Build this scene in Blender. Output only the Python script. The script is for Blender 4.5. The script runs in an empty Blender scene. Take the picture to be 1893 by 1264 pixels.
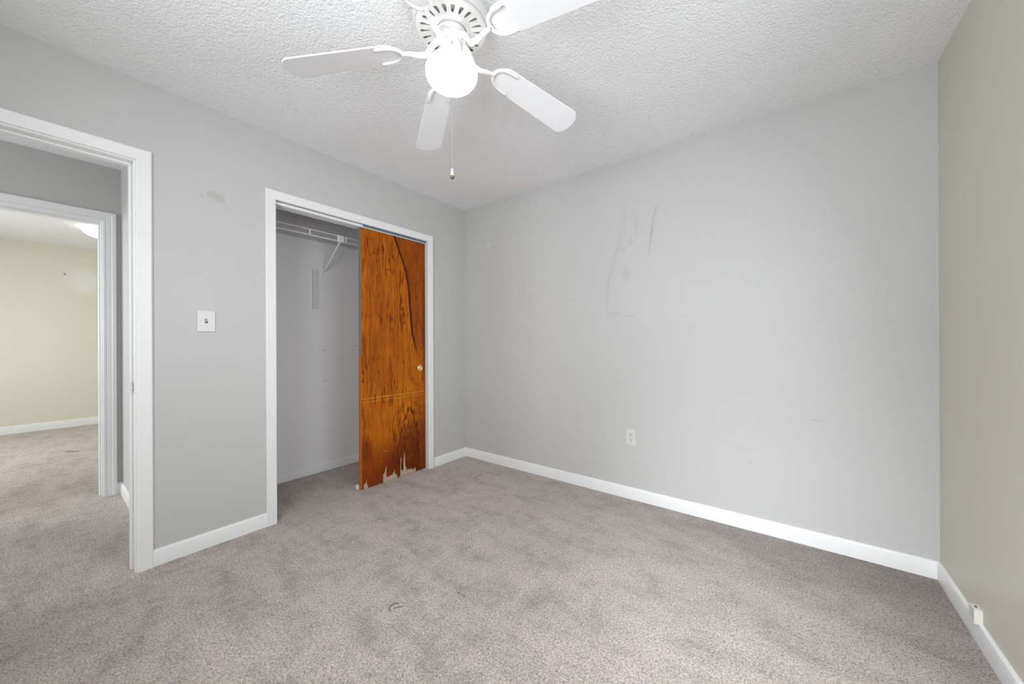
import bpy, bmesh, math, random
from mathutils import Vector, Matrix
random.seed(7)
S = bpy.context.scene
COL = S.collection
PI = math.pi
# ---------------------------------------------------------------- camera
W, H = 3.123, 2.44            # room width (x) and ceiling height
D = 3.15                      # room depth (y from 0 to -D)
cam = bpy.data.cameras.new('camera')
cam.sensor_width = 36.0
cam.lens = 668.895 / 1893.0 * 36.0
cam.clip_start = 0.02
co = bpy.data.objects.new('camera', cam)
COL.objects.link(co)
yaw, pit, rol = 2.22427, 0.00011, -0.00424
F = Vector((math.cos(yaw) * math.cos(pit), math.sin(yaw) * math.cos(pit), math.sin(pit)))
R = F.cross(Vector((0, 0, 1))).normalized()
U = R.cross(F)
R2 = math.cos(rol) * R + math.sin(rol) * U
U2 = -math.sin(rol) * R + math.cos(rol) * U
m = Matrix((R2, U2, -F)).transposed().to_4x4()
m.translation = Vector((2.56085, -2.57936, 1.12723))
co.matrix_world = m
S.camera = co
# ---------------------------------------------------------------- colour management, world
S.view_settings.view_transform = 'Standard'
S.view_settings.look = 'None'
S.view_settings.gamma = 1.0
S.view_settings.use_curve_mapping = False
S.view_settings.exposure = 0.27
S.cycles.use_denoising = True
S.cycles.max_bounces = 16
S.cycles.diffuse_bounces = 12
S.cycles.glossy_bounces = 6
S.cycles.sample_clamp_indirect = 6.0
S.cycles.caustics_reflective = False
S.cycles.caustics_refractive = False
wd = bpy.data.worlds.new('sky')
S.world = wd
wd.use_nodes = True
wd.node_tree.nodes['Background'].inputs[0].default_value = (0.62, 0.74, 0.95, 1)
wd.node_tree.nodes['Background'].inputs[1].default_value = 1.0


def area(name, loc, target, sx, sy, power, color, spread=180):
    l = bpy.data.lights.new(name, 'AREA')
    l.shape = 'RECTANGLE'; l.size = sx; l.size_y = sy
    l.energy = power; l.color = color; l.spread = math.radians(spread)
    o = bpy.data.objects.new(name, l); COL.objects.link(o)
    o.location = loc
    o.rotation_euler = (Vector(target) - Vector(loc)).to_track_quat('-Z', 'Y').to_euler()
    return o


# daylight through the two windows of the room (behind and beside the camera) and the one of the far room
area('unseen_daylight', (2.00, -D - 0.10, 1.50), (1.90, 0, 1.20), 1.82, 1.1, 46, (0.94, 0.968, 1.0), 172)
area('unseen_daylight', (W + 0.10, -1.51, 1.50), (0.6, -1.45, .5), 1.18, 1.1, 15.5, (0.94, 0.968, 1.0), 160)
area('window_sunlit_gap', (2.52, -D - 0.09, 1.55), (2.47, -.62, 0), .34, .9, 4.5, (0.90, 0.95, 1.0), 42)
area('unseen_daylight', (-3.3, -4.58, 1.55), (-3.3, -1.5, 0.2), 1.5, 1.1, 64, (0.95, 0.98, 1.0), 150)
area('unseen_daylight', (-0.78, -5.16, 1.45), (-0.78, -2, 1.3), .7, 1.0, 33, (0.97, 0.98, 1.0), 170)  # light at the unseen hall end, added to brighten the hall
GLOBE_STRENGTH = 3.2
FAR_LAMP_STRENGTH = 3.0

# ---------------------------------------------------------------- node helpers
class NT:
    def __init__(s, name):
        s.m = bpy.data.materials.new(name); s.m.use_nodes = True
        s.t = s.m.node_tree; s.b = s.t.nodes['Principled BSDF']
        s.pos = s.n('ShaderNodeNewGeometry').outputs['Position']

    def n(s, typ, **kw):
        x = s.t.nodes.new(typ)
        for k, v in kw.items(): setattr(x, k, v)
        return x

    def lk(s, a, b):
        if isinstance(a, (int, float)): b.default_value = a
        elif isinstance(a, (tuple, list)): b.default_value = a if len(a) == 4 or len(b.default_value) == 3 else (*a, 1)
        else: s.t.links.new(a, b)

    def math(s, op, a, b=0.0, c=None, clamp=False):
        x = s.n('ShaderNodeMath', operation=op, use_clamp=clamp)
        s.lk(a, x.inputs[0]); s.lk(b, x.inputs[1])
        if c is not None: s.lk(c, x.inputs[2])
        return x.outputs[0]

    def noise(s, scale, detail=2.0, rough=0.5, vec=None, dist=0.0):
        x = s.n('ShaderNodeTexNoise')
        s.lk(vec or s.pos, x.inputs['Vector']); x.inputs['Scale'].default_value = scale
        x.inputs['Detail'].default_value = detail; x.inputs['Roughness'].default_value = rough
        x.inputs['Distortion'].default_value = dist
        return x.outputs['Fac']

    def scaled(s, sc, rot=(0, 0, 0), off=(0, 0, 0), vec=None):
        x = s.n('ShaderNodeMapping'); s.lk(vec or s.pos, x.inputs[0])
        x.inputs['Location'].default_value = off; x.inputs['Rotation'].default_value = rot
        x.inputs['Scale'].default_value = sc
        return x.outputs[0]

    def ramp(s, f, stops, interp='LINEAR'):
        x = s.n('ShaderNodeValToRGB'); s.lk(f, x.inputs[0]); r = x.color_ramp; r.interpolation = interp
        while len(r.elements) < len(stops): r.elements.new(0.5)
        for e, (p, c) in zip(r.elements, stops):
            e.position = p; e.color = (c, c, c, 1) if isinstance(c, (int, float)) else (*c, 1)
        return x.outputs[0]

    def mix(s, f, a, b, mode='MIX'):
        x = s.n('ShaderNodeMix', data_type='RGBA', blend_type=mode)
        s.lk(f, x.inputs[0]); s.lk(a, x.inputs[6]); s.lk(b, x.inputs[7])
        return x.outputs[2]

    def bump(s, h, strength, dist):
        x = s.n('ShaderNodeBump'); s.lk(h, x.inputs['Height'])
        x.inputs['Strength'].default_value = strength; x.inputs['Distance'].default_value = dist
        s.lk(x.outputs[0], s.b.inputs['Normal'])

    def ell(s, c, r, wob=0.0, wscale=20.0, soft=0.35, tilt=0.0, axis='y'):
        """soft-edged ellipse on a wall; c and r are (horizontal, z); axis is the wall's horizontal world axis"""
        sp = s.n('ShaderNodeSeparateXYZ'); s.lk(s.pos, sp.inputs[0])
        h = sp.outputs[{'x': 0, 'y': 1}[axis]]; z = sp.outputs[2]
        dh = s.math('SUBTRACT', h, c[0]); dz = s.math('SUBTRACT', z, c[1])
        ct, st = math.cos(tilt), math.sin(tilt)
        a = s.math('ADD', s.math('MULTIPLY', dh, ct / r[0]), s.math('MULTIPLY', dz, st / r[0]))
        b = s.math('ADD', s.math('MULTIPLY', dh, -st / r[1]), s.math('MULTIPLY', dz, ct / r[1]))
        d = s.math('SQRT', s.math('ADD', s.math('MULTIPLY', a, a), s.math('MULTIPLY', b, b)))
        if wob: d = s.math('ADD', d, s.math('MULTIPLY', s.math('SUBTRACT', s.noise(wscale, 2), 0.5), wob))
        x = s.n('ShaderNodeMapRange'); s.lk(d, x.inputs[0])
        x.inputs[1].default_value = 1 - soft / 2; x.inputs[2].default_value = 1 + soft / 2
        x.inputs[3].default_value = 1; x.inputs[4].default_value = 0
        x.interpolation_type = 'SMOOTHSTEP'
        return x.outputs[0]


def simple(name, col, rough=0.5, metal=0.0, bump=None, spec=0.5, emit=None):
    t = NT(name)
    f = t.noise(6, 3)
    c = t.mix(f, tuple(v * 0.97 for v in col), tuple(min(1, v * 1.03) for v in col))
    t.lk(c, t.b.inputs['Base Color'])
    t.b.inputs['Roughness'].default_value = rough; t.b.inputs['Metallic'].default_value = metal
    t.b.inputs['Specular IOR Level'].default_value = spec
    if bump: t.bump(t.noise(bump[0], 2), bump[1], bump[2])
    if emit:
        t.b.inputs['Emission Color'].default_value = (*emit[0], 1); t.b.inputs['Emission Strength'].default_value = emit[1]
    return t.m


def paint(name, col, rough=0.42, spots=(), bump=0.2, spec=0.25):
    """satin wall paint with roller texture; spots = list of (mask args, colour, amount)"""
    t = NT(name)
    big = t.noise(1.3, 3, 0.55)
    c = t.mix(big, tuple(v * 0.965 for v in col), tuple(v * 1.03 for v in col))
    for args, sc, amt in spots:
        f = t.math('MULTIPLY', t.ell(**args), amt)
        c = t.mix(f, c, sc)
    t.lk(c, t.b.inputs['Base Color'])
    rr = t.math('ADD', t.math('MULTIPLY', t.noise(5, 3), 0.12), rough - 0.06)
    t.lk(rr, t.b.inputs['Roughness'])
    t.b.inputs['Specular IOR Level'].default_value = spec
    h = t.math('ADD', t.noise(190, 2, 0.6), t.math('MULTIPLY', t.noise(45, 2), 0.7))
    t.bump(h, bump, 0.004)
    return t.m


GREY = (0.485, 0.484, 0.476)
DIRT = (0.38, 0.375, 0.35)
M = {}
E_ = lambda c, r, wob=0.6, ws=25, soft=0.4, tilt=0.0, axis='y': dict(c=c, r=r, wob=wob, wscale=ws, soft=soft, tilt=tilt, axis=axis)
M['wall_left'] = paint('grey satin paint with grease smudge', GREY, spots=[
    (E_((-1.985, 1.957), (0.030, 0.020), 0.7, 30, 0.3), DIRT, 0.52),
    (E_((-1.953, 1.945), (0.022, 0.026), 0.7, 30, 0.3), DIRT, 0.52),
    (E_((-2.0335, 1.938), (0.009, 0.011), 0.3, 30), DIRT, 0.42),
])
sp = []
for cx, cz, rx, rz, tl, am in [
        (1.812, 1.93, .012, .075, -0.15, .22), (1.832, 2.02, .010, .04, -.3, .28), (1.800, 1.83, .008, .10, -.1, .40),
        (1.60, 1.98, .030, .17, -.1, .10), (1.54, 1.72, .018, .16, -.28, .18), (1.485, 1.50, .016, .14, -.05, .18),
        (1.53, 1.33, .07, .016, 0.1, .16), (1.64, 1.31, .045, .008, 0.0, .22), (1.63, 1.62, .03, .06, 0, .16),
        (1.66, 1.85, .02, .03, 0, .16), (1.60, 1.80, .02, .03, 0, .14), (1.70, 1.95, .012, .09, 0, .14),
        (1.17, 1.45, .05, .012, .2, .10), (1.15, 1.36, .03, .014, 0, .12), (2.119, .277, .005, .006, 0, .7),
        (2.3745, .404, .004, .005, 0, .8), (2.25, .50, .10, .012, -.2, .08), (2.35, .47, .06, .01, .2, .08),
        (2.677, .693, .035, .0022, -.06, .7), (1.47, 1.22, .006, .006, 0, .35), (2.02, 1.29, .004, .004, 0, .5)]:
    sp.append((E_((cx, cz), (rx, rz), .8, 30, .7, tl, 'x'), DIRT, min(1, am * 1.6)))
sp.append((E_((0.324, 2.04), (.035, .03), .5, 30, .8, 0, 'x'), (.6, .6, .59), .4))
M['wall_back'] = paint('grey satin paint with scuff marks', GREY, spots=sp)
M['wall_grey'] = paint('grey satin wall paint', GREY)
M['wall_closet'] = paint('closet wall paint lightened against dim light', (0.80, 0.815, 0.83), rough=0.5, spots=[  # closet grey lightened in the colour to make up for weak light inside
    (E_((-1.047, 1.063), (.008, .02), .9, 60), (.82, .82, .82), .7),
    (E_((-0.787, 1.058), (.008, .02), .9, 60), (.82, .82, .82), .7),
    (E_((-1.12, 1.80), (.05, .018), .8, 30), (.78, .78, .78), .5)])
M['wall_beige'] = paint('beige satin wall paint', (0.60, 0.575, 0.49), bump=0.15)
M['wall_far'] = paint('cream wall paint with patched spots', (0.66, 0.64, 0.54), rough=.45, spots=[
    (E_((-2.2, 1.98), (.14, .16), 1.2, 9, .8), (.74, .74, .70), .7),
    (E_((-2.37, 2.07), (.012, .012), .4, 30), (.2, .19, .17), .8)])
M['trim'] = simple('white semi-gloss trim paint', (0.74, 0.742, 0.74), 0.32, bump=(18, 0.05, 0.002))
M['trim_cool'] = simple('white hall trim paint', (0.76, 0.77, 0.77), 0.35)
M['plastic'] = simple('off-white plastic', (0.57, 0.57, 0.555), 0.3)
M['almond'] = simple('pale grey plastic', (0.66, 0.66, 0.61), 0.35)
M['dark'] = simple('dark recess', (0.03, 0.03, 0.03), 0.6)
M['slot_grey'] = simple('dark grey plastic', (0.16, 0.16, 0.16), 0.6)  # dark grey for a bracket screw and the wall anchors
M['steel'] = simple('brushed steel', (0.55, 0.55, 0.54), 0.35, 0.9)
M['track'] = simple('blue-grey painted metal', (0.13, 0.22, 0.29), 0.45, 0.3)
M['brass'] = simple('polished brass', (0.90, 0.78, 0.36), 0.22, 1.0)
M['fan_white'] = simple('white enamel', (0.68, 0.68, 0.675), 0.28)
M['blade_white'] = simple('white laminate blade', (0.74, 0.745, 0.755), 0.45)
M['motor_grey'] = simple('pale grey motor casing', (0.62, 0.62, 0.61), 0.5)
M['wire'] = simple('white vinyl coated wire', (0.86, 0.87, 0.88), 0.4)
M['globe'] = simple('lit opal glass', (0.9, 0.9, 0.88), 0.3, emit=((1.0, 0.965, 0.91), GLOBE_STRENGTH))
M['far_lamp'] = simple('lit frosted glass dome', (0.9, 0.9, 0.88), 0.3, emit=((1.0, 0.97, 0.92), FAR_LAMP_STRENGTH))
M['guide_white'] = simple('white nylon', (0.75, 0.75, 0.74), 0.4)
M['pendant_wood'] = simple('pale wood pull', (0.66, 0.58, 0.45), 0.4)
M['pendant_tip'] = simple('dark brown pull tip', (0.10, 0.06, 0.04), 0.4)
M['hair'] = simple('dark fibre', (0.035, 0.025, 0.022), 0.6)
M['edge_grey'] = simple('taupe painted door edge', (0.25, 0.235, 0.225), 0.5)
M['edge_brown'] = simple('dark groove in door edge', (0.13, 0.10, 0.08), 0.6)
M['batten'] = simple('painted batten', (0.68, 0.68, 0.66), 0.5)
M['groove'] = simple('caulk line', (0.42, 0.42, 0.42), 0.7)

# popcorn ceiling
t = NT('sprayed popcorn ceiling')
a = t.noise(110, 3, 0.62); b = t.noise(220, 2, 0.6); v = t.n('ShaderNodeTexVoronoi', feature='SMOOTH_F1'); t.lk(t.pos, v.inputs['Vector']); v.inputs['Scale'].default_value = 95
h = t.math('SUBTRACT', t.math('ADD', a, t.math('MULTIPLY', b, .6)), t.math('MULTIPLY', v.outputs['Distance'], .9))
c = t.mix(t.noise(1.1, 3), (0.84, 0.845, 0.855), (0.87, 0.875, 0.88))
t.lk(c, t.b.inputs['Base Color']); t.b.inputs['Roughness'].default_value = 0.9
t.b.inputs['Specular IOR Level'].default_value = 0.2
t.bump(h, 0.6, 0.008)
M['ceiling'] = t.m

# carpet
t = NT('taupe cut pile carpet')
fine = t.noise(260, 2, 0.6); mid = t.noise(125, 4, 0.75, dist=0.4)
tuft = t.math('ADD', t.math('MULTIPLY', fine, .35), t.math('MULTIPLY', mid, .65))
base = t.ramp(tuft, [(0.34, (0.13, 0.095, 0.08)), (0.43, (0.40, 0.338, 0.300)), (0.51, (0.64, 0.562, 0.510)), (0.64, (0.87, 0.80, 0.75))])
# pile brushed in streaks and matted patches
st1 = t.noise(3.0, 7, 0.72, vec=t.scaled((1.0, 2.6, 1), rot=(0, 0, 0.75)), dist=0.3)
st2 = t.noise(8.0, 6, 0.72, vec=t.scaled((2.2, 0.9, 1), rot=(0, 0, 0.15)), dist=0.3)
pt = t.math('ADD', t.math('MULTIPLY', st1, .6), t.math('MULTIPLY', st2, .4))
k = t.ramp(pt, [(0.36, 0.66), (0.45, 0.86), (0.52, 1.0), (0.66, 1.10)])
# corner shade painted into the pile colour, darker towards back and right, streaked
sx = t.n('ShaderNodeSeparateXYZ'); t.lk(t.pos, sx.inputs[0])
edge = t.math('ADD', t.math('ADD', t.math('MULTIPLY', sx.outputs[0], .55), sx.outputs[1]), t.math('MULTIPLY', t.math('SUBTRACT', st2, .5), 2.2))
corner_shade = t.ramp(t.math('MULTIPLY', edge, .5), [(0.05, 1.0), (0.35, .90), (0.72, .60)])
k = t.mix(1.0, k, corner_shade, 'MULTIPLY')
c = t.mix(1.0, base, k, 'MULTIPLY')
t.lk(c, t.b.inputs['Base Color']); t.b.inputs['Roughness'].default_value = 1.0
t.b.inputs['Specular IOR Level'].default_value = 0.1
t.b.inputs['Sheen Weight'].default_value = 0.15; t.b.inputs['Sheen Roughness'].default_value = 0.45
t.b.inputs['Sheen Tint'].default_value = (0.9, 0.93, 1.0, 1)
t.bump(t.math('ADD', tuft, t.math('MULTIPLY', t.noise(40, 2), .2)), 1.0, 0.016)
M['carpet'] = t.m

# stained veneer of the sliding closet door (object space: y across, z up, origin at the door's foot)
t = NT('orange stained birch veneer')
oc = t.n('ShaderNodeTexCoord').outputs['Object']
s_ = t.n('ShaderNodeSeparateXYZ'); t.lk(oc, s_.inputs[0]); Y = s_.outputs[1]; Z = s_.outputs[2]
warp = t.noise(1.7, 3, .55, vec=t.scaled((1, 2.2, .8), vec=oc))
grain = t.noise(5, 7, .66, vec=t.scaled((1, 6, .9), vec=oc), dist=.7)
fib = t.noise(60, 3, .7, vec=t.scaled((1, 6, .35), vec=oc))
wv = t.n('ShaderNodeTexWave', wave_type='BANDS', bands_direction='Y'); t.lk(t.scaled((1, 1.0, .22), vec=oc), wv.inputs['Vector'])
wv.inputs['Scale'].default_value = 8.5; wv.inputs['Distortion'].default_value = 13.0; wv.inputs['Detail'].default_value = 4; wv.inputs['Detail Scale'].default_value = 1.6
lines = t.ramp(wv.outputs['Fac'], [(0.0, 1.0), (0.05, 0.55), (0.12, 0.0), (1, 0.0)])
lmask = t.ramp(t.noise(2.2, 3, .6, vec=t.scaled((1, 1.6, .8), off=(3, 1, 2), vec=oc)), [(0.38, 0.30), (0.60, 1.0)])
base = t.ramp(t.math('ADD', t.math('MULTIPLY', grain, .5), t.math('MULTIPLY', warp, .5)),
              [(0.30, (0.22, 0.044, 0.003)), (0.42, (0.33, 0.078, 0.004)), (0.53, (0.46, 0.122, 0.004)), (0.66, (0.60, 0.185, 0.006))])
DK = (0.075, 0.014, 0.004); RD = (0.16, 0.028, 0.004)
base = t.mix(t.math('MULTIPLY', t.math('SUBTRACT', fib, .35, clamp=True), .9), base, t.mix(1.0, base, (.55, .42, .35), 'MULTIPLY'))
base = t.mix(t.math('MULTIPLY', t.math('MULTIPLY', lines, lmask), .85), base, DK)
# the dark vein: its y as a function of height
fc = t.n('ShaderNodeFloatCurve'); cv = fc.mapping.curves[0]
# door-local coordinates: y 0..0.606 (left to right), z 0..2.02
vein = [(0.0, .56), (.50, .535), (.519, .515), (.62, .463), (.715, .447), (.81, .426), (.872, .397), (.94, .338), (.985, .300), (1.0, .290)]
while len(cv.points) < len(vein): cv.points.new(0.5, 0.5)
for pnt, (zz, yy) in zip(cv.points, vein): pnt.location = (zz, yy)
fc.mapping.update()
t.lk(t.math('DIVIDE', Z, 2.02), fc.inputs['Value'])
vy = t.math('ADD', fc.outputs[0], t.math('MULTIPLY', t.math('SUBTRACT', t.noise(14, 3, .6, vec=oc), .5), .02))
dv = t.math('SUBTRACT', Y, vy)
zup = t.ramp(Z, [(0.0, 0.0), (1.0, 1.0)])
gate = t.ramp(t.math('SUBTRACT', Z, .6), [(0.38, 0.0), (0.52, 1.0)])
ad = t.math('ABSOLUTE', dv)
core = t.ramp(t.math('MULTIPLY', ad, 40), [(0.0, 1.0), (0.22, 0.9), (0.5, 0.0)])
right = t.ramp(t.math('MULTIPLY', dv, 3.0), [(0.0, 0.0), (0.03, 0.55), (0.30, 0.45), (.8, .7)])
base = t.mix(t.math('MULTIPLY', right, gate), base, RD)
base = t.mix(t.math('MULTIPLY', core, gate), base, (0.03, 0.006, 0.003))


def dz_ell(cy, cz, ry, rz, wob=.7, ws=12, soft=.5):
    a = t.math('DIVIDE', t.math('SUBTRACT', Y, cy), ry); b = t.math('DIVIDE', t.math('SUBTRACT', Z, cz), rz)
    d = t.math('SQRT', t.math('ADD', t.math('MULTIPLY', a, a), t.math('MULTIPLY', b, b)))
    return t.math('ADD', d, t.math('MULTIPLY', t.math('SUBTRACT', t.noise(ws, 3, .6, vec=t.scaled((1, 1.6, .6), vec=oc)), .5), wob))


def inside(d, lo, hi):
    return t.ramp(t.math('MULTIPLY', d, .5), [(lo / 2, 1.0), (hi / 2, 0.0)])


# red-brown stain gathering along the foot, dark blotch at the left, cathedral figure at the right
d = dz_ell(.42, .04, .30, .38, 1.0, 7); base = t.mix(t.math('MULTIPLY', inside(d, .5, 1.35), .88), base, (0.125, 0.020, 0.004))
d = dz_ell(.08, .02, .22, .26, 1.0, 8); base = t.mix(t.math('MULTIPLY', inside(d, .5, 1.4), .75), base, (0.17, 0.026, 0.004))
d = dz_ell(.03, .30, .05, .10, .9, 9); base = t.mix(t.math('MULTIPLY', inside(d, .5, 1.3), .7), base, (0.15, 0.024, 0.004))
d = dz_ell(.43, .22, .10, .30, 1.1, 11)
for lo, amt in ((1.0, .95), (.72, .55), (.45, .6), (1.45, .4)):
    rg = t.math('ABSOLUTE', t.math('SUBTRACT', d, lo)); ring = t.ramp(t.math('MULTIPLY', rg, 4), [(0.0, 1.0), (.16, .8), (.42, 0.0)])
    base = t.mix(t.math('MULTIPLY', ring, amt), base, DK)
d = dz_ell(.57, .42, .05, .16, 1.0, 14); rg = t.math('ABSOLUTE', t.math('SUBTRACT', d, .9)); ring = t.ramp(t.math('MULTIPLY', rg, 4), [(0, 1.0), (.14, .6), (.4, 0.0)])
base = t.mix(t.math('MULTIPLY', ring, .6), base, DK)
d = dz_ell(.52, 1.02, .09, .30, 1.0, 10); rg = t.math('ABSOLUTE', t.math('SUBTRACT', d, .95)); ring = t.ramp(t.math('MULTIPLY', rg, 4), [(0, 1.0), (.14, .6), (.4, 0.0)])
base = t.mix(t.math('MULTIPLY', ring, .5), base, DK)
for cy, cz, ry, rz in [(.17, 1.30, .008, .035), (.27, .86, .006, .02), (.10, 1.00, .006, .03), (.24, 1.72, .03, .006), (.12, 1.83, .04, .005), (.60, 1.2, .03, .5)]:
    d = dz_ell(cy, cz, ry, rz, .8, 30); base = t.mix(t.math('MULTIPLY', inside(d, .5, 1.3), .6), base, DK)
for zc, am in ((.694, .5), (.668, .35)):   # two pale scrape lines across the door
    rg = t.math('ABSOLUTE', t.math('SUBTRACT', Z, zc)); base = t.mix(t.math('MULTIPLY', t.ramp(t.math('MULTIPLY', rg, 100), [(0, 1.0), (.25, .6), (.5, 0)]), am), base, (.70, .33, .07))
for cy, cz, r in ((.205, .253, .005), (.205, .25, .003), (.46, .155, .003), (.54, .20, .003)):
    d = dz_ell(cy, cz, r, r * .6, 0, 5); base = t.mix(inside(d, .8, 1.1), base, (.8, .6, .45))
t.lk(base, t.b.inputs['Base Color'])
t.b.inputs['Roughness'].default_value = 0.38
t.b.inputs['Specular IOR Level'].default_value = 0.12
t.bump(fib, .06, .002)
M['veneer'] = t.m
t = NT('orange stained door edge')
c = t.mix(t.noise(12, 4, .6, vec=t.scaled((6, 6, .6))), (.36, .09, .008), (.56, .19, .016)); t.lk(c, t.b.inputs['Base Color']); t.b.inputs['Roughness'].default_value = .35
M['edge_orange'] = t.m
t = NT('bare splintered wood core')
c = t.mix(t.noise(40, 4, .7, vec=t.scaled((1, 4, .5))), (.36, .27, .19), (.52, .43, .33)); t.lk(c, t.b.inputs['Base Color']); t.b.inputs['Roughness'].default_value = .8
M['core'] = t.m

# ---------------------------------------------------------------- mesh helpers
class MB:
    def __init__(s): s.v = []; s.f = []

    def add(s, vs, fs):
        o = len(s.v); s.v += [tuple(v) for v in vs]; s.f += [tuple(i + o for i in f) for f in fs]; return s

    def box(s, a, b):
        x0, y0, z0 = [min(p, q) for p, q in zip(a, b)]; x1, y1, z1 = [max(p, q) for p, q in zip(a, b)]
        return s.add([(x0, y0, z0), (x1, y0, z0), (x1, y1, z0), (x0, y1, z0), (x0, y0, z1), (x1, y0, z1), (x1, y1, z1), (x0, y1, z1)],
                     [(0, 3, 2, 1), (4, 5, 6, 7), (0, 1, 5, 4), (1, 2, 6, 5), (2, 3, 7, 6), (3, 0, 4, 7)])

    def lathe(s, prof, c=(0, 0, 0), n=48, mat=None):
        """prof: (r, z) pairs, ends may have r = 0"""
        vs = []; idx = []
        for r, z in prof:
            if r < 1e-6: idx.append([len(vs)] * n); vs.append((0, 0, z))
            else:
                idx.append(list(range(len(vs), len(vs) + n)))
                vs += [(r * math.cos(2 * PI * i / n), r * math.sin(2 * PI * i / n), z) for i in range(n)]
        fs = []
        for a, b in zip(idx, idx[1:]):
            for i in range(n):
                j = (i + 1) % n; q = []
                for w in (a[i], a[j], b[j], b[i]):
                    if w not in q: q.append(w)
                if len(q) > 2: fs.append(tuple(q))
        if mat: vs = [mat @ Vector(v) for v in vs]
        else: vs = [Vector(v) + Vector(c) for v in vs]
        return s.add(vs, fs)

    def tube(s, path, r, n=8, flat=1.0, up=Vector((0, 0, 1)), caps=True):
        P = [Vector(p) for p in path]; rs = r if isinstance(r, (list, tuple)) else [r] * len(P); vs = []
        for i, p in enumerate(P):
            d = (P[min(i + 1, len(P) - 1)] - P[max(i - 1, 0)]).normalized()
            a = d.cross(up)
            if a.length < 1e-4: a = d.cross(Vector((1, 0, 0)))
            a.normalize(); b = a.cross(d).normalized()
            for k in range(n):
                t_ = 2 * PI * k / n; vs.append(p + a * rs[i] * math.cos(t_) + b * rs[i] * flat * math.sin(t_))
        fs = [(i * n + k, i * n + (k + 1) % n, (i + 1) * n + (k + 1) % n, (i + 1) * n + k) for i in range(len(P) - 1) for k in range(n)]
        if caps: fs += [tuple(range(n))[::-1], tuple(range((len(P) - 1) * n, len(P) * n))]
        return s.add(vs, fs)

    def prism(s, poly, fn, t0, t1):
        """poly: 2D outline; fn(u, v, t) -> point; extruded from t0 to t1"""
        n = len(poly)
        vs = [fn(u, v, t0) for u, v in poly] + [fn(u, v, t1) for u, v in poly]
        return s.add(vs, [tuple(range(n))[::-1], tuple(range(n, 2 * n))] + [(i, (i + 1) % n, n + (i + 1) % n, n + i) for i in range(n)])

    def build(s, name, mat, parent=None, smooth=False, bevel=0, seg=2, angle=35):
        me = bpy.data.meshes.new(name)
        off = Vector(parent_world(parent)) if parent else Vector((0, 0, 0))
        me.from_pydata([tuple(Vector(v) - off) for v in s.v], [], s.f); me.validate()
        bm = bmesh.new(); bm.from_mesh(me); bmesh.ops.recalc_face_normals(bm, faces=bm.faces); bm.to_mesh(me); bm.free()
        me.materials.append(mat)
        o = bpy.data.objects.new(name, me); COL.objects.link(o)
        if parent: o.parent = parent
        if smooth:
            for p in me.polygons: p.use_smooth = True
            me.set_sharp_from_angle(angle=math.radians(angle))
        if bevel:
            md = o.modifiers.new('bevel', 'BEVEL'); md.width = bevel; md.segments = seg; md.limit_method = 'ANGLE'; md.angle_limit = math.radians(40)
        return o


def parent_world(p):
    l = Vector(p.location)
    while p.parent: p = p.parent; l += Vector(p.location)
    return l


def thing(name, label, cat, loc, group=None):
    o = bpy.data.objects.new(name, None); COL.objects.link(o); o.location = loc
    o.empty_display_size = .1
    o['label'] = label; o['category'] = cat
    if group: o['group'] = group
    return o


def tag(o, label, cat, group=None):
    o['label'] = label; o['category'] = cat
    if group: o['group'] = group
    return o


def struct(o):
    o['kind'] = 'structure'; return o


def boxes(name, mat, *bs, bevel=0, parent=None):
    mb = MB()
    for a, b in bs: mb.box(a, b)
    o = mb.build(name, mat, parent, bevel=bevel)
    return o if parent else struct(o)


# ---------------------------------------------------------------- the shell
HX0, HX1 = -1.57, -1.455       # hall's far wall
FX = -5.20                     # far room's end wall
LW = -0.115                    # back face of the left wall
DY0, DY1, DZ = -3.058, -2.296, 2.028      # entry opening (finished)
CY0, CY1, CZ = -1.680, -0.470, 2.030      # closet opening (finished)
J = 0.018                      # jamb thickness
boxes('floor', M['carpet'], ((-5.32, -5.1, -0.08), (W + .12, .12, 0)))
boxes('ceiling', M['ceiling'], ((-5.32, -5.1, H), (W + .12, .12, H + .1)))
boxes('wall_left', M['wall_left'],
      ((LW, -D - .12, 0), (0, DY0 - J, H)), ((LW, DY0 - J, DZ + J), (0, DY1 + J, H)),
      ((LW, DY1 + J, 0), (0, CY0 - J, H)), ((LW, CY0 - J, CZ + J), (0, CY1 + J, H)), ((LW, CY1 + J, 0), (0, 0, H)))
boxes('wall_back', M['wall_back'], ((-.80, 0, 0), (W + .12, .12, H)))
WY0, WY1, WZ0, WZ1 = -2.10, -0.92, .95, 2.05
boxes('wall_right', M['wall_beige'], ((W, -D - .12, 0), (W + .12, WY0, H)), ((W, WY1, 0), (W + .12, 0, H)),
      ((W, WY0, 0), (W + .12, WY1, WZ0)), ((W, WY0, WZ1), (W + .12, WY1, H)))
VX0, VX1 = 1.08, 2.92
boxes('wall_rear', M['wall_beige'], ((0, -D - .12, 0), (VX0, -D, H)), ((VX1, -D - .12, 0), (W, -D, H)),
      ((VX0, -D - .12, 0), (VX1, -D, WZ0)), ((VX0, -D - .12, WZ1), (VX1, -D, H)))
boxes('wall_closet', M['wall_closet'], ((-.80, -2.09, 0), (-.70, 0, H)))
boxes('wall_hall_end', M['wall_grey'], ((HX1, -2.20, 0), (LW, -2.09, H)))
HDY0, HDY1, HDZ = -3.06, -2.303, 2.022
boxes('wall_hall', M['wall_grey'], ((HX0, -5.0, 0), (HX1, HDY0 - J, H)), ((HX0, HDY0 - J, HDZ + J), (HX1, HDY1 + J, H)), ((HX0, HDY1 + J, 0), (HX1, -.7, H)))
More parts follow.
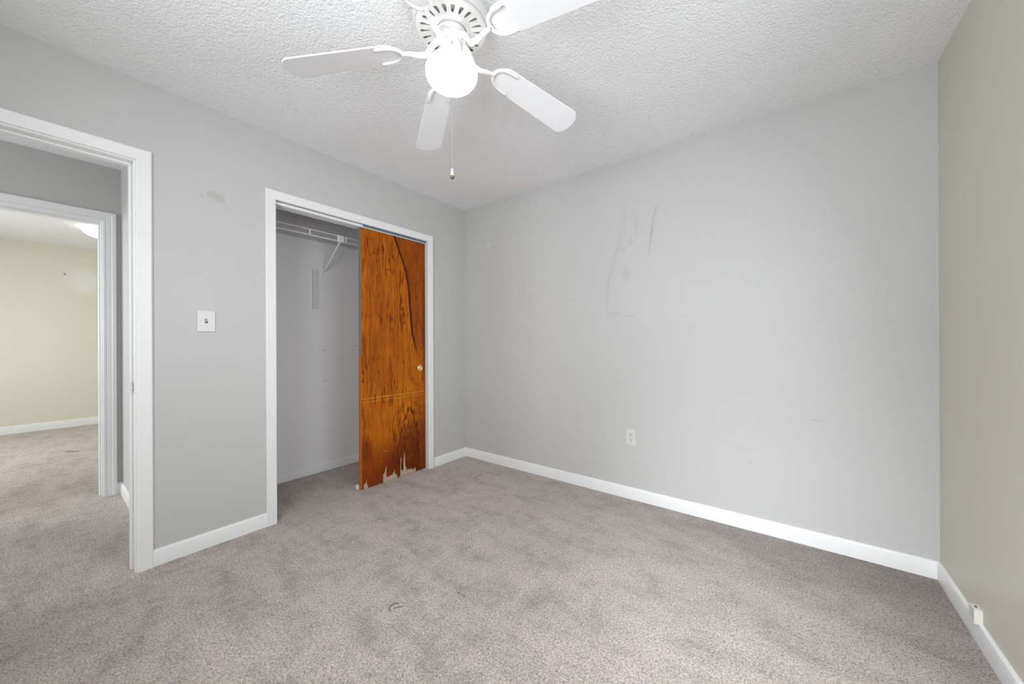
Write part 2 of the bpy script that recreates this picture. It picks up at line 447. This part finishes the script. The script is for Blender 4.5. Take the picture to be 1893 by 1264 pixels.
boxes('wall_hall_rear', M['wall_grey'], ((HX0, -5.12, 0), (-1.14, -5.0, H)), ((-.42, -5.12, 0), (0, -5.0, H)),
      ((-1.14, -5.12, 0), (-.42, -5.0, .94)), ((-1.14, -5.12, 1.96), (-.42, -5.0, H)))
boxes('wall_hall_near', M['wall_grey'], ((LW, -5.0, 0), (0, -D - .12, H)))
boxes('wall_far', M['wall_far'], ((FX - .12, -4.5, 0), (FX, -.7, H)))
boxes('wall_far_side', M['wall_far'], ((FX, -.82, 0), (HX0, -.7, H)))
boxes('wall_far_window', M['wall_far'], ((FX, -4.6, 0), (-4.05, -4.48, H)), ((-2.55, -4.6, 0), (HX0, -4.48, H)),
      ((-4.05, -4.6, 0), (-2.55, -4.48, 1.0)), ((-4.05, -4.6, 2.1), (-2.55, -4.48, H)))


def window_frame(name, axis, at, u0, u1, z0, z1):
    mb = MB(); w = .04
    def bx(a0, b0, a1, b1, d0, d1):
        if axis == 'x': mb.box((at + d0, a0, b0), (at + d1, a1, b1))
        else: mb.box((a0, at + d0, b0), (a1, at + d1, b1))
    bx(u0, z0, u0 + w, z1, .03, .07); bx(u1 - w, z0, u1, z1, .03, .07)
    bx(u0 + w, z0, u1 - w, z0 + w, .03, .07); bx(u0 + w, z1 - w, u1 - w, z1, .03, .07)
    bx(u0 + w, (z0 + z1) / 2 - .015, u1 - w, (z0 + z1) / 2 + .015, .03, .07)
    return struct(mb.build(name, M['trim']))


window_frame('window_1', 'x', W, WY0, WY1, WZ0, WZ1)
window_frame('window_2', 'y', -D - .10, VX0, VX1, WZ0, WZ1)
window_frame('window_3', 'y', -4.58, -4.05, -2.55, 1.0, 2.1)


# --- baseboards
BH, BT = .083, .012
def baseboard(name, p0, p1, nrm, mat, h=BH, t_=BT):
    p0 = Vector((*p0, 0)); p1 = Vector((*p1, 0)); nrm = Vector((*nrm, 0))
    prof = [(0, 0), (t_, 0), (t_, h - .010), (t_ * .75, h - .003), (t_ * .3, h), (0, h)]
    mb = MB(); d = p1 - p0
    mb.prism(prof, lambda u, v, s: p0 + d * s + nrm * u + Vector((0, 0, v)), 0, 1)
    return struct(mb.build(name, mat, smooth=True, angle=50))


CW = .057
baseboard('baseboard_left', (0, DY1 + .007 + CW), (0, CY0 + .004 - CW + .002), (1, 0), M['trim'])
baseboard('baseboard_left', (0, CY1 + CW + .001), (0, -.0), (1, 0), M['trim'])
baseboard('baseboard_back', (0, 0), (W, 0), (0, -1), M['trim'])
baseboard('baseboard_right', (W, 0), (W, -D), (-1, 0), M['trim'])
baseboard('baseboard_rear', (0, -D), (W, -D), (0, 1), M['trim'])
baseboard('baseboard_closet', (-.70, -2.09), (-.70, 0), (1, 0), M['wall_closet'], .070, .010)
baseboard('baseboard_hall_end', (HX1, -2.20), (LW, -2.20), (0, -1), M['trim'])
baseboard('baseboard_hall', (HX1, HDY1 + .007 + .070), (HX1, -2.20), (1, 0), M['trim'])
baseboard('baseboard_far', (FX, -4.48), (FX, -.82), (1, 0), M['trim'], .10)


# --- door frames: casing swept round the opening with mitred corners, jambs, stops
def sweep_casing(mb, x, sgn, y0, y1, z1, prof):
    st = lambda w, k: [(y0 - w, 0), (y0 - w, z1 + w), (y1 + w, z1 + w), (y1 + w, 0)][k]
    n = len(prof); vs = []
    for k in range(4):
        for w, d in prof:
            y, z = st(w, k); vs.append((x + sgn * d, y, z))
    fs = [(k * n + i, k * n + (i + 1) % n, (k + 1) * n + (i + 1) % n, (k + 1) * n + i) for k in range(3) for i in range(n)]
    fs += [tuple(range(n)), tuple(range(3 * n, 4 * n))[::-1]]
    mb.add(vs, fs)


FLAT = [(0, 0), (0, .010), (.003, .013), (.052, .016), (.057, .012), (.057, 0)]
STEP = [(0, 0), (0, .009), (.004, .012), (.014, .012), (.018, .008), (.022, .013), (.045, .014), (.049, .017), (.066, .017), (.070, .012), (.070, 0)]
def jambs(mb, xa, xb, y0, y1, z1, t_=J):
    mb.box((xa, y0 - t_, 0), (xb, y0, z1 + t_)); mb.box((xa, y1, 0), (xb, y1 + t_, z1 + t_)); mb.box((xa, y0, z1), (xb, y1, z1 + t_))
def stops(mb, xa, xb, y0, y1, z1, t_=.011):
    mb.box((xa, y0, 0), (xb, y0 + t_, z1 - t_)); mb.box((xa, y1 - t_, 0), (xb, y1, z1 - t_)); mb.box((xa, y0, z1 - t_), (xb, y1, z1))


def frame(name, loc, mat, parts):
    o = bpy.data.objects.new(name, None); COL.objects.link(o); o.location = loc; struct(o)
    for nm, mb, bv, mt in parts: mb.build(nm, mt or mat, o, bevel=bv)
    return o


r_ = .007
c1, c2, j1, s1, k1 = MB(), MB(), MB(), MB(), MB()
sweep_casing(c1, 0, 1, DY0 - r_, DY1 + r_, DZ + r_, FLAT); sweep_casing(c2, LW, -1, DY0 - r_, DY1 + r_, DZ + r_, FLAT)
jambs(j1, LW, 0, DY0, DY1, DZ); stops(s1, -.078, -.043, DY0, DY1, DZ)
frame('door_1', (0, DY1, 0), M['trim'], [('casing', c1, 0, None), ('casing', c2, 0, None), ('jamb', j1, .0015, None), ('stop', s1, .003, None)])
door1 = [o for o in COL.objects if o.name == 'door_1'][0]
k1.box((-.034, DY1 - .0015, .878), (-.006, DY1 + .001, .941)); k1.build('strike_plate', M['steel'], door1, bevel=.0008)
k2 = MB(); k2.box((-.026, DY1 - .0022, .890), (-.014, DY1 - .0010, .904)); k2.box((-.026, DY1 - .0022, .915), (-.014, DY1 - .0010, .931))
k2.build('latch_hole', M['dark'], door1)

c1, c2, j1, s1 = MB(), MB(), MB(), MB()
sweep_casing(c1, HX1, 1, HDY0 - r_, HDY1 + r_, HDZ + r_, STEP); sweep_casing(c2, HX0, -1, HDY0 - r_, HDY1 + r_, HDZ + r_, STEP)
jambs(j1, HX0, HX1, HDY0, HDY1, HDZ); stops(s1, -1.53, -1.50, HDY0, HDY1, HDZ)
frame('door_2', (HX1, HDY1, 0), M['trim_cool'], [('casing', c1, 0, None), ('casing', c2, 0, None), ('jamb', j1, .0015, None), ('stop', s1, .003, None)])

c1, j1, tr, fa = MB(), MB(), MB(), MB()
sweep_casing(c1, 0, 1, CY0 + .004, CY1 - .004, CZ - .004, FLAT)
jambs(j1, LW, 0, CY0, CY1, CZ)
# double sliding track screwed under the head jamb
for x in (-.024, -.062, -.100): tr.box((x, CY0, CZ - .022), (x + .002, CY1, CZ))
tr.box((-.100, CY0, CZ - .003), (-.022, CY1, CZ))
for x in (-.060, -.098): tr.box((x, CY0, CZ - .022), (x + .012, CY1, CZ - .020))
frame('door_3', (0, CY1, 0), M['trim'], [('casing', c1, 0, None), ('jamb', j1, .0015, None), ('sliding_track', tr, 0, M['trim_cool'])])

mb = MB(); mb.box((-.022, -1.075, CZ - .016), (-.0195, CY1 - .001, CZ - .0002))
o = mb.build('track_fascia', M['track'], [q for q in COL.objects if q.name == 'door_3'][0]); o['label'] = 'blue-grey strip above the sliding door'

# ---------------------------------------------------------------- sliding closet door
DW, DH = .606, 2.016
dl = (-.030, -1.085, .003)          # front lower-left corner
door = thing('closet_door', 'orange-stained wooden sliding closet door with brass knob and splintered veneer at its foot', 'door', (dl[0], dl[1], 0))
door['label'] = 'orange-brown wooden sliding closet door with brass finger knob and splintered bottom edge'
mb = MB(); mb.box((dl[0] - .033, dl[1] + .001, dl[2]), (dl[0] - .002, dl[1] + DW, DH)); mb.build('core', M['core'], door)
fp = [(-1.093, -.003), (-1.077, -.003), (-1.076, .034), (-1.058, .049), (-1.053, .082), (-1.051, .035), (-1.043, .016), (-1.042, 0),
      (-.911, -.004), (-.911, .065), (-.895, .078), (-.883, .132), (-.88, .117), (-.88, .047), (-.87, .029), (-.848, .037), (-.826, .038), (-.82, .051), (-.811, .053), (-.803, .088), (-.798, .035), (-.783, .03), (-.777, .004),
      (-.766, -.002), (-.749, .01), (-.748, .16), (-.74, .156), (-.741, .063), (-.73, .04), (-.718, .052), (-.718, .112), (-.707, .218), (-.7, .128), (-.698, .076), (-.685, .058), (-.685, .037), (-.667, .047), (-.664, .036), (-.63, .037), (-.624, .02), (-.617, .028), (-.592, .034), (-.589, -.001)]
fp = [(max(y + .006, dl[1]), max(z + .004, dl[2])) for y, z in fp]
outline = [(dl[1], DH)] + [(dl[1], dl[2])] + fp[1:] + [(dl[1] + DW, dl[2]), (dl[1] + DW, DH)]
mb = MB(); mb.prism(outline, lambda u, v, s: Vector((s, u, v)), dl[0] - .002, dl[0])
mb.build('veneer_panel', M['veneer'], door)
mb = MB(); mb.box((dl[0] - .035, dl[1] + .001, dl[2]), (dl[0] - .033, dl[1] + DW, DH)); mb.build('back_panel', M['edge_orange'], door)
mb = MB(); mb.box((dl[0] - .036, dl[1] - .0035, dl[2]), (dl[0] - .001, dl[1] + .0005, 1.03)); o = mb.build('edge_strip', M['edge_orange'], door); o['label'] = 'orange stained lower edge strip'
mb = MB(); mb.box((dl[0] - .040, dl[1] - .001, 1.034), (dl[0] - .001, dl[1] + .0005, DH)); o = mb.build('edge_strip', M['edge_grey'], door); o['label'] = 'bare taupe upper edge'
mb = MB(); mb.box((dl[0] - .020, dl[1] - .0016, 1.034), (dl[0] - .016, dl[1] - .0009, DH)); mb.build('edge_groove', M['edge_brown'], door)
mb = MB()
km = Matrix.Translation((dl[0], -.5375, .901)) @ Matrix.Rotation(PI / 2, 4, 'Y')
mb.lathe([(0, -.001), (.027, -.001), (.028, .002), (.0265, .0045), (.021, .006), (.019, .0045), (.0165, .0035), (.012, .0075), (.006, .0105), (0, .011)], mat=km, n=32)
mb.build('knob', M['brass'], door, smooth=True)
mb = MB(); mb.box((dl[0] - .012, -.545, DH), (dl[0] - .002, -.525, DH + .010)); mb.lathe([(0, -.003), (.008, -.003), (.008, .003), (0, .003)], mat=Matrix.Translation((dl[0] - .008, -.535, DH + .008)) @ Matrix.Rotation(PI / 2, 4, 'Y'), n=16)
mb.build('roller', M['steel'], door)
mb = MB(); mb.box((-.100, -1.099, 0), (-.071, -1.070, .008)); mb.box((-.077, -1.099, .008), (-.071, -1.074, .030)); mb.box((-.100, -1.099, .008), (-.096, -1.074, .030))
tag(mb.build('floor_guide', M['guide_white'], bevel=.001), 'small white plastic guide on the carpet at the foot of the sliding closet door', 'door guide')

# ---------------------------------------------------------------- wire shelf in the closet
SZ = 2.012; SX0, SX1 = -.70, -.395
shelf = thing('wire_shelf', 'white wire closet shelf fixed high on the closet wall', 'shelf', (-.70, -1.05, SZ))
def rod(mb, a, b, r, n=8): mb.tube([a, b], r, n)
ya, yb = -2.088, -.005
mb = MB(); rod(mb, (SX1, ya, SZ), (SX1, yb, SZ), .0034); mb.build('front_rail', M['wire'], shelf, smooth=True)
mb = MB(); rod(mb, (SX1 + .002, ya, SZ - .043), (SX1 + .002, yb, SZ - .043), .0034); mb.build('front_rail', M['wire'], shelf, smooth=True)
mb = MB(); rod(mb, (SX0 + .012, ya, SZ - .004), (SX0 + .012, yb, SZ - .004), .003); mb.build('back_rail', M['wire'], shelf, smooth=True)
mb = MB(); rod(mb, ((SX0 + SX1) / 2, ya, SZ - .004), ((SX0 + SX1) / 2, yb, SZ - .004), .003); mb.build('middle_rail', M['wire'], shelf, smooth=True)
mb = MB(); y = ya + .012
while y < yb:
    mb.tube([(SX0 + .004, y, SZ + .001), (SX1 - .004, y, SZ + .001)], .0015, 6); y += .0254
mb.build('deck_wires', M['wire'], shelf, smooth=True)
for y in (-1.30,):
    mb = MB(); mb.box((SX1 + .001, y - .006, SZ - .043), (SX1 + .005, y + .006, SZ)); mb.build('rail_joint', M['wire'], shelf, bevel=.001)
mb = MB(); mb.box((SX1 + .002, -1.085, SZ - .050), (SX1 + .008, -1.030, SZ + .004)); mb.build('bracket_clip', M['wire'], shelf, bevel=.002)
mb = MB(); mb.box((SX1 + .002, -1.018, SZ - .045), (SX1 + .006, -1.006, SZ + .002)); mb.build('rail_joint', M['wire'], shelf, bevel=.001)
mb = MB(); mb.lathe([(0, 0), (.003, 0), (.003, .0015), (0, .002)], mat=Matrix.Translation((SX1 + .008, -1.055, SZ - .022)) @ Matrix.Rotation(PI / 2, 4, 'Y'), n=12); mb.build('screw', M['dark'], shelf)
mb = MB(); a = Vector((SX1 + .002, -1.062, SZ - .048)); b = Vector((-.690, -1.056, 1.752))
mb.tube([a, b], .0075, 10, flat=.55, up=Vector((0, 1, 0))); mb.tube([b, (-.696, -1.056, 1.745)], .0075, 10, flat=.5, up=Vector((0, 1, 0)))
mb.box((-.70, -1.068, 1.715), (-.697, -1.044, 1.752)); mb.build('support_bracket', M['wire'], shelf, bevel=0)
mb = MB(); mb.lathe([(0, 0), (.0038, 0), (.003, .002), (0, .0025)], mat=Matrix.Translation((-.697, -1.056, 1.729)) @ Matrix.Rotation(PI / 2, 4, 'Y'), n=12); mb.build('screw', M['slot_grey'], shelf)

mb = MB(); mb.box((-.70, -1.151, 1.424), (-.683, -1.106, 1.765))
tag(mb.build('wood_batten', M['batten'], bevel=.0015), 'painted grey vertical wooden strip on the closet wall below the wire shelf', 'batten')
anch = None
for i, (y, z, lab) in enumerate([(-1.047, 1.063, 'small filled screw hole in the closet wall, left one of the upper pair'), (-.7873, 1.058, 'small filled screw hole in the closet wall beside the sliding door'), (-1.0435, .790, 'dark screw hole low on the closet wall, below the left upper hole')]):
    if anch is None:
        mb = MB(); mb.lathe([(0, 0), (.0045, 0), (.004, .0015), (0, .0018)], mat=Matrix.Rotation(PI / 2, 4, 'Y'), n=12)
        o = anch = mb.build('wall_anchor', M['slot_grey'])
    else:
        o = anch.copy(); COL.objects.link(o)
    o.location = (-.70, y, z); tag(o, lab, 'screw hole', 'screw holes in the closet wall')
    if i == 2:
        o.data = anch.data.copy(); o.data.materials[0] = M['dark']

# ---------------------------------------------------------------- light switch, outlet, jack
sw = thing('light_switch', 'white single toggle light switch between the doorway and the closet', 'light switch', (0, -2.0185, 1.2495))
mb = MB(); mb.box((0, -2.0585, 1.191), (.006, -1.9785, 1.308)); mb.build('wall_plate', M['plastic'], sw, bevel=.003, seg=3)
mb = MB(); mb.box((.0055, -2.0245, 1.2385), (.0066, -2.0125, 1.2625)); mb.build('toggle_slot', M['dark'], sw)
mb = MB(); mb.prism([(.004, 1.2445), (.006, 1.2440), (.019, 1.2565), (.018, 1.2605), (.006, 1.2575), (.004, 1.2570)], lambda u, v, s: Vector((u, s, v)), -2.0225, -2.0150)
mb.build('toggle', M['plastic'], sw, bevel=.0008)
for z in (1.2795, 1.2195):
    mb = MB(); mb.lathe([(0, 0), (.0035, 0), (.003, .001), (0, .0013)], mat=Matrix.Translation((.006, -2.0185, z)) @ Matrix.Rotation(PI / 2, 4, 'Y'), n=14); mb.build('screw', M['steel'], sw)

ox, oz = 1.6575, .441
ot = thing('wall_outlet', 'white duplex electrical outlet low on the grey back wall', 'outlet', (ox, 0, oz))
mb = MB(); mb.box((ox - .035, -.006, oz - .0575), (ox + .035, 0, oz + .0575)); mb.build('wall_plate', M['plastic'], ot, bevel=.003, seg=3)
for dz in (.0195, -.0195):
    mb = MB(); pr = []
    for i in range(24):
        a = 2 * PI * i / 24; pr.append((.0172 * math.cos(a), max(-.0125, min(.0125, .0172 * math.sin(a)))))
    mb.prism(pr, lambda u, v, s: Vector((ox + u, s, oz + dz + v)), -.0055, -.0078)
    rc = mb.build('receptacle', M['plastic'], ot, bevel=.0006)
    mb = MB(); mb.box((ox - .0078, -.0083, oz + dz), (ox - .0050, -.0077, oz + dz + .0085)); mb.box((ox + .0050, -.0083, oz + dz - .0005), (ox + .0080, -.0077, oz + dz + .0085))
    mb.lathe([(0, 0), (.0028, 0), (.0028, .0006), (0, .0006)], mat=Matrix.Translation((ox, -.0077, oz + dz - .0065)) @ Matrix.Rotation(PI / 2, 4, 'X'), n=12)
    mb.build('slots', M['dark'], ot)
mb = MB(); mb.lathe([(0, 0), (.0032, 0), (.003, .001), (0, .0012)], mat=Matrix.Translation((ox, -.006, oz)) @ Matrix.Rotation(PI / 2, 4, 'X'), n=14); mb.build('screw', M['steel'], ot)

jk = thing('phone_jack', 'small pale surface-mounted phone jack box on top of the right baseboard', 'phone jack', (W, -.455, .08))
mb = MB(); mb.box((W - .022, -.478, .081), (W, -.433, .131)); mb.build('housing', M['almond'], jk, bevel=.0015)
mb = MB(); mb.box((W - .014, -.4595, .1305), (W - .0085, -.4475, .1318)); mb.build('socket', M['dark'], jk)
mb = MB(); mb.box((W - .0235, -.4785, .078), (W, -.4325, .0812)); mb.build('base_plate', M['almond'], jk)

# ---------------------------------------------------------------- ceiling fan
FXc, FYc = 1.5037, -1.5837
fan = thing('ceiling_fan', 'white five-blade ceiling fan with lit opal globe and pull chain', 'ceiling fan', (FXc, FYc, H))
fc3 = (FXc, FYc, 0)
mb = MB(); mb.lathe([(0, H), (.118, H), (.122, H - .012), (.128, H - .018), (.146, H - .030), (.150, H - .038), (.150, H - .062), (.146, H - .070), (.138, H - .072), (.138, H - .060), (0, H - .060)], fc3, 72)
mb.build('motor_housing', M['fan_white'], fan, smooth=True, angle=30)
mb = MB(); mb.lathe([(0, H - .061), (.130, H - .061), (.130, H - .068), (0, H - .068)], fc3, 48); mb.build('motor_inside', M['fan_white'], fan)
# vent ring with tear-drop slots (cut once with a boolean)
zr = H - .086
mb = MB(); mb.lathe([(.062, zr - .004), (.070, zr - .004), (.078, zr + .003), (.128, zr), (.137, zr + .004), (.139, zr + .012), (.134, zr + .014), (.130, zr + .006), (.128, zr + .005), (.078, zr + .008), (.066, zr + .002), (.062, zr + .002), (.062, zr - .004)], fc3, 96)
ring = mb.build('vent_ring', M['fan_white'], fan)
cut = MB()
for i in range(22):
    a = 2 * PI * (i + .5) / 22; er = Vector((math.cos(a), math.sin(a), 0)); et = Vector((-math.sin(a), math.cos(a), 0)); pl = []
    for k in range(9): b_ = -PI / 2 + PI * k / 8; pl.append((.114 + .0080 * math.cos(b_), .0080 * math.sin(b_)))
    for k in range(7): b_ = PI / 2 + PI * k / 6; pl.append((.088 + .0036 * math.cos(b_), .0036 * math.sin(b_)))
    cut.prism(pl, lambda u, v, s: Vector((FXc, FYc, 0)) + er * u + et * v + Vector((0, 0, s)), zr - .02, zr + .02)
co_ = cut.build('cutter', M['dark'])
co_.location = -Vector((FXc, FYc, H))
md = ring.modifiers.new('slots', 'BOOLEAN'); md.operation = 'DIFFERENCE'; md.object = co_; md.solver = 'EXACT'
# evaluate the ring at its own origin
ring.parent = None; bpy.context.view_layer.update()
dg = bpy.context.evaluated_depsgraph_get(); me2 = bpy.data.meshes.new_from_object(ring.evaluated_get(dg))
ring.modifiers.clear(); ring.data = me2; ring.parent = fan; bpy.data.objects.remove(co_)
for p_ in me2.polygons: p_.use_smooth = True
me2.set_sharp_from_angle(angle=math.radians(30))
mb = MB(); mb.lathe([(0, zr + .02), (.058, zr + .02), (.060, zr - .012), (.056, zr - .020), (.056, zr - .030), (.048, zr - .036), (0, zr - .036)], fc3, 48); mb.build('rotor_hub', M['fan_white'], fan, smooth=True, angle=30)
zs = zr - .036
mb = MB(); mb.lathe([(.0, zs), (.046, zs), (.0465, zs - .006), (.043, zs - .010), (.0435, zs - .062), (.050, zs - .066), (.052, zs - .078), (.047, zs - .082), (0, zs - .082)], fc3, 48); mb.build('switch_housing', M['motor_grey'], fan, smooth=True, angle=30)
bpy.data.materials  # globe: squashed opal glass ball
GZ, GA = 2.192, .1018
prof = [(0, GZ - .0600)]
for i in range(1, 33):
    a = -PI / 2 + (PI * .90) * i / 32
    ca, sa = math.cos(a), math.sin(a)
    e = .86
    r = GA * abs(ca) ** e; z = GZ + (.0600 if sa < 0 else .052) * (abs(sa) ** e) * (1 if sa > 0 else -1)
    prof.append((r, z))
prof += [(.046, zs - .074)]
mb = MB(); mb.lathe(prof, fc3, 64); mb.build('globe', M['globe'], fan, smooth=True, angle=60)

Zroot, Zdrop = 2.2754, .0576          # blade height at r = .20, fall to r = .62
PSI = -.1983
def bl(k_r, w, off=0.0, psi=PSI):
    """blade-local point: r outwards, w across, off along the blade normal"""
    sl = -Zdrop / .42; z0 = Zroot + sl * (k_r - .2)
    return Vector((k_r + off * 0.13, w * math.cos(psi) - off * math.sin(psi), z0 + w * math.sin(psi) + off * math.cos(psi)))
def blade_outline():
    pts = []; wa = lambda r: .0557 + (.071 - .0557) * (r - .2) / .42
    rr = .215                     # rounded root
    for i in range(13):
        a = PI / 2 + PI * i / 12; pts.append((rr + .040 + .050 * math.cos(a) * .9, wa(.25) * math.sin(a)))
    R_ = .66
    for w_, r2 in ((-wa(.60), .600), (-wa(.625) + .001, .624), (-.060, .639), (-.044, .651), (-.015, .6585), (.015, .6585), (.044, .651), (.060, .639), (wa(.625) - .001, .624), (wa(.60), .600)):
        pts.append((r2, w_))
    return pts
OUT = blade_outline()
ANG = [216.6, 148.6, 73.4, 1.7, -70.3]
NAMES = ['blade'] * 5
first = None
def build_blade():
    root = bpy.data.objects.new('blade', None)
    mb = MB(); mb.prism(OUT, lambda u, v, s: bl(u, v, s), 0, .0055)
    b = mb.build('blade', M['blade_white'], None, bevel=.0012)
    ir = MB()
    # U-shaped rim of the blade iron under the blade root
    path = []
    for i in range(25):
        a = PI / 2 + PI * i / 24
        w_ = .0475 * math.sin(a); r2 = .262 + .062 * math.cos(a)
        path.append(bl(r2, w_, -.004))
    path = [bl(.292, .0485, -.004), bl(.278, .0485, -.004)] + path + [bl(.278, -.0485, -.004), bl(.292, -.0485, -.004)]
    ir.tube(path, [.0050] + [.0075] * (len(path) - 2) + [.0050], 8, flat=.75)
    plate = []
    for i in range(19):
        a = PI / 2 + PI * i / 18; plate.append((.258 + .068 * math.cos(a), .053 * math.sin(a)))
    plate2 = [(.258 + .058 * math.cos(PI / 2 + PI * i / 18), .044 * math.sin(PI / 2 + PI * i / 18)) for i in range(19)][::-1]
    ir.prism(plate + plate2, lambda u, v, s: bl(u, v, s), -.0025, -.0002)
    z = Zroot
    ir.tube([(.046, 0, zr - .030), (.066, 0, zr - .040), (.082, 0, zr - .058), (.100, .002, z - .010), (.130, .003, z - .013), (.165, .002, z - .006), (.200, 0, z - .004)],
            [.017, .0155, .0140, .0130, .0120, .0110, .0095], 12, flat=.75, up=Vector((0, 0, 1)))
    iron = ir.build('blade_iron', M['fan_white'], None, smooth=True, angle=50)
    scs = []
    for r2, w_ in ((.290, .0485), (.290, -.0485), (.203, 0)):
        mb = MB(); p = bl(r2, w_, -.009); mb.lathe([(0, 0), (.0035, 0), (.0028, -.0018), (0, -.0022)], p, 12)
        scs.append(mb.build('screw', M['steel'], None))
    return b, iron, scs
b0, i0, s0 = build_blade()
for n_, ang in enumerate(ANG):
    if n_ == 0: b, ir_, sc_ = b0, i0, s0
    else:
        b, ir_ = b0.copy(), i0.copy(); sc_ = [q.copy() for q in s0]
        for q in [b, ir_] + sc_: COL.objects.link(q)
    for q in (b, ir_):
        q.parent = fan; q.location = (0, 0, -H); q.rotation_euler = (0, 0, math.radians(ang))
    for q in sc_: q.parent = ir_

# pull chain draped over the globe towards the room's door side
toc = Vector((2.56085 - FXc, -2.57936 - FYc, 0)).normalized()
pc = lambda r, z: Vector((FXc, FYc, 0)) + toc * r + Vector((0, 0, z))
chain_pts = [pc(.044, zs - .040), pc(.050, zs - .044), pc(.056, zs - .058), pc(.078, GZ + .047), pc(.096, GZ + .030), pc(.1065, GZ + .004), pc(.1075, GZ - .03), pc(.1075, 1.90), pc(.1075, 1.762)]
mb = MB(); mb.tube(chain_pts, .0009, 6)
tot = []
for a, b in zip(chain_pts, chain_pts[1:]):
    L = (b - a).length; nn = max(1, int(L / .0042))
    for i in range(nn): tot.append(a.lerp(b, i / nn))
for p in tot: mb.lathe([(0, -.0015), (.0013, -.0007), (.0013, .0007), (0, .0015)], p, 6)
ch = mb.build('pull_chain', M['steel'], fan, smooth=True)
mb = MB(); mb.lathe([(0, 1.912), (.0022, 1.911), (.0028, 1.906), (.0022, 1.901), (0, 1.900)], pc(.1075, 0), 10); mb.build('coupling', M['steel'], ch, smooth=True)
mb = MB(); mb.lathe([(0, 1.764), (.0030, 1.763), (.0042, 1.755), (.0060, 1.742), (.0078, 1.737), (0, 1.737)], pc(.1075, 0), 16); mb.build('pendant', M['pendant_wood'], ch, smooth=True)
mb = MB(); mb.lathe([(0, 1.737), (.0078, 1.737), (.0080, 1.731), (.0055, 1.727), (0, 1.7265)], pc(.1075, 0), 16); mb.build('pendant_tip', M['pendant_tip'], ch, smooth=True)
mb = MB(); mb.lathe([(0, 0), (.004, 0), (.004, .004), (.0025, .006), (0, .006)], mat=Matrix.Translation(pc(.043, zs - .040)) @ toc.to_track_quat('Z', 'Y').to_matrix().to_4x4(), n=12); mb.build('chain_eyelet', M['steel'], fan, smooth=True)

# ---------------------------------------------------------------- far room's ceiling lamp
lx, ly = -3.70, -2.13
fl = thing('ceiling_lamp', 'lit frosted dome ceiling lamp in the far room through the doorway', 'ceiling lamp', (lx, ly, H))
mb = MB(); mb.lathe([(0, H), (.150, H), (.152, H - .012), (.145, H - .018), (0, H - .018)], (lx, ly, 0), 48); mb.build('base', M['fan_white'], fl, smooth=True, angle=30)
mb = MB(); mb.lathe([(0, H - .105), (.06, H - .102), (.11, H - .085), (.15, H - .055), (.172, H - .022), (.172, H - .016), (.160, H - .018)], (lx, ly, 0), 48); mb.build('glass_dome', M['far_lamp'], fl, smooth=True, angle=60)

# ---------------------------------------------------------------- bits lying on the carpet
def thread(pts, r, label):
    mb = MB(); P = [Vector((x, y, .003 + (.002 if i % 2 else 0))) for i, (x, y) in enumerate(pts)]
    mb.tube(P, r, 6)
    return tag(mb.build('thread', M['hair'], smooth=True), label, 'thread')
thread([(1.232, -1.690), (1.214, -1.684), (1.206, -1.668), (1.208, -1.650), (1.222, -1.640)], .0012, 'dark curled fibre lying on the middle of the bedroom carpet')
thread([(1.228, -1.672), (1.240, -1.656), (1.248, -1.640)], .0009, 'short dark fibre lying beside the curled one on the bedroom carpet')
thread([(1.372, -1.438), (1.395, -1.439), (1.425, -1.4395)], .0010, 'straight dark thread on the carpet, below the fan')
thread([(.488, -.392), (.484, -.35), (.4806, -.291)], .0013, 'dark thread on the carpet by the corner between closet and back wall')
thread([(-3.43, -2.42), (-3.405, -2.386), (-3.36, -2.33)], .0030, "dark thread on the far room's carpet")
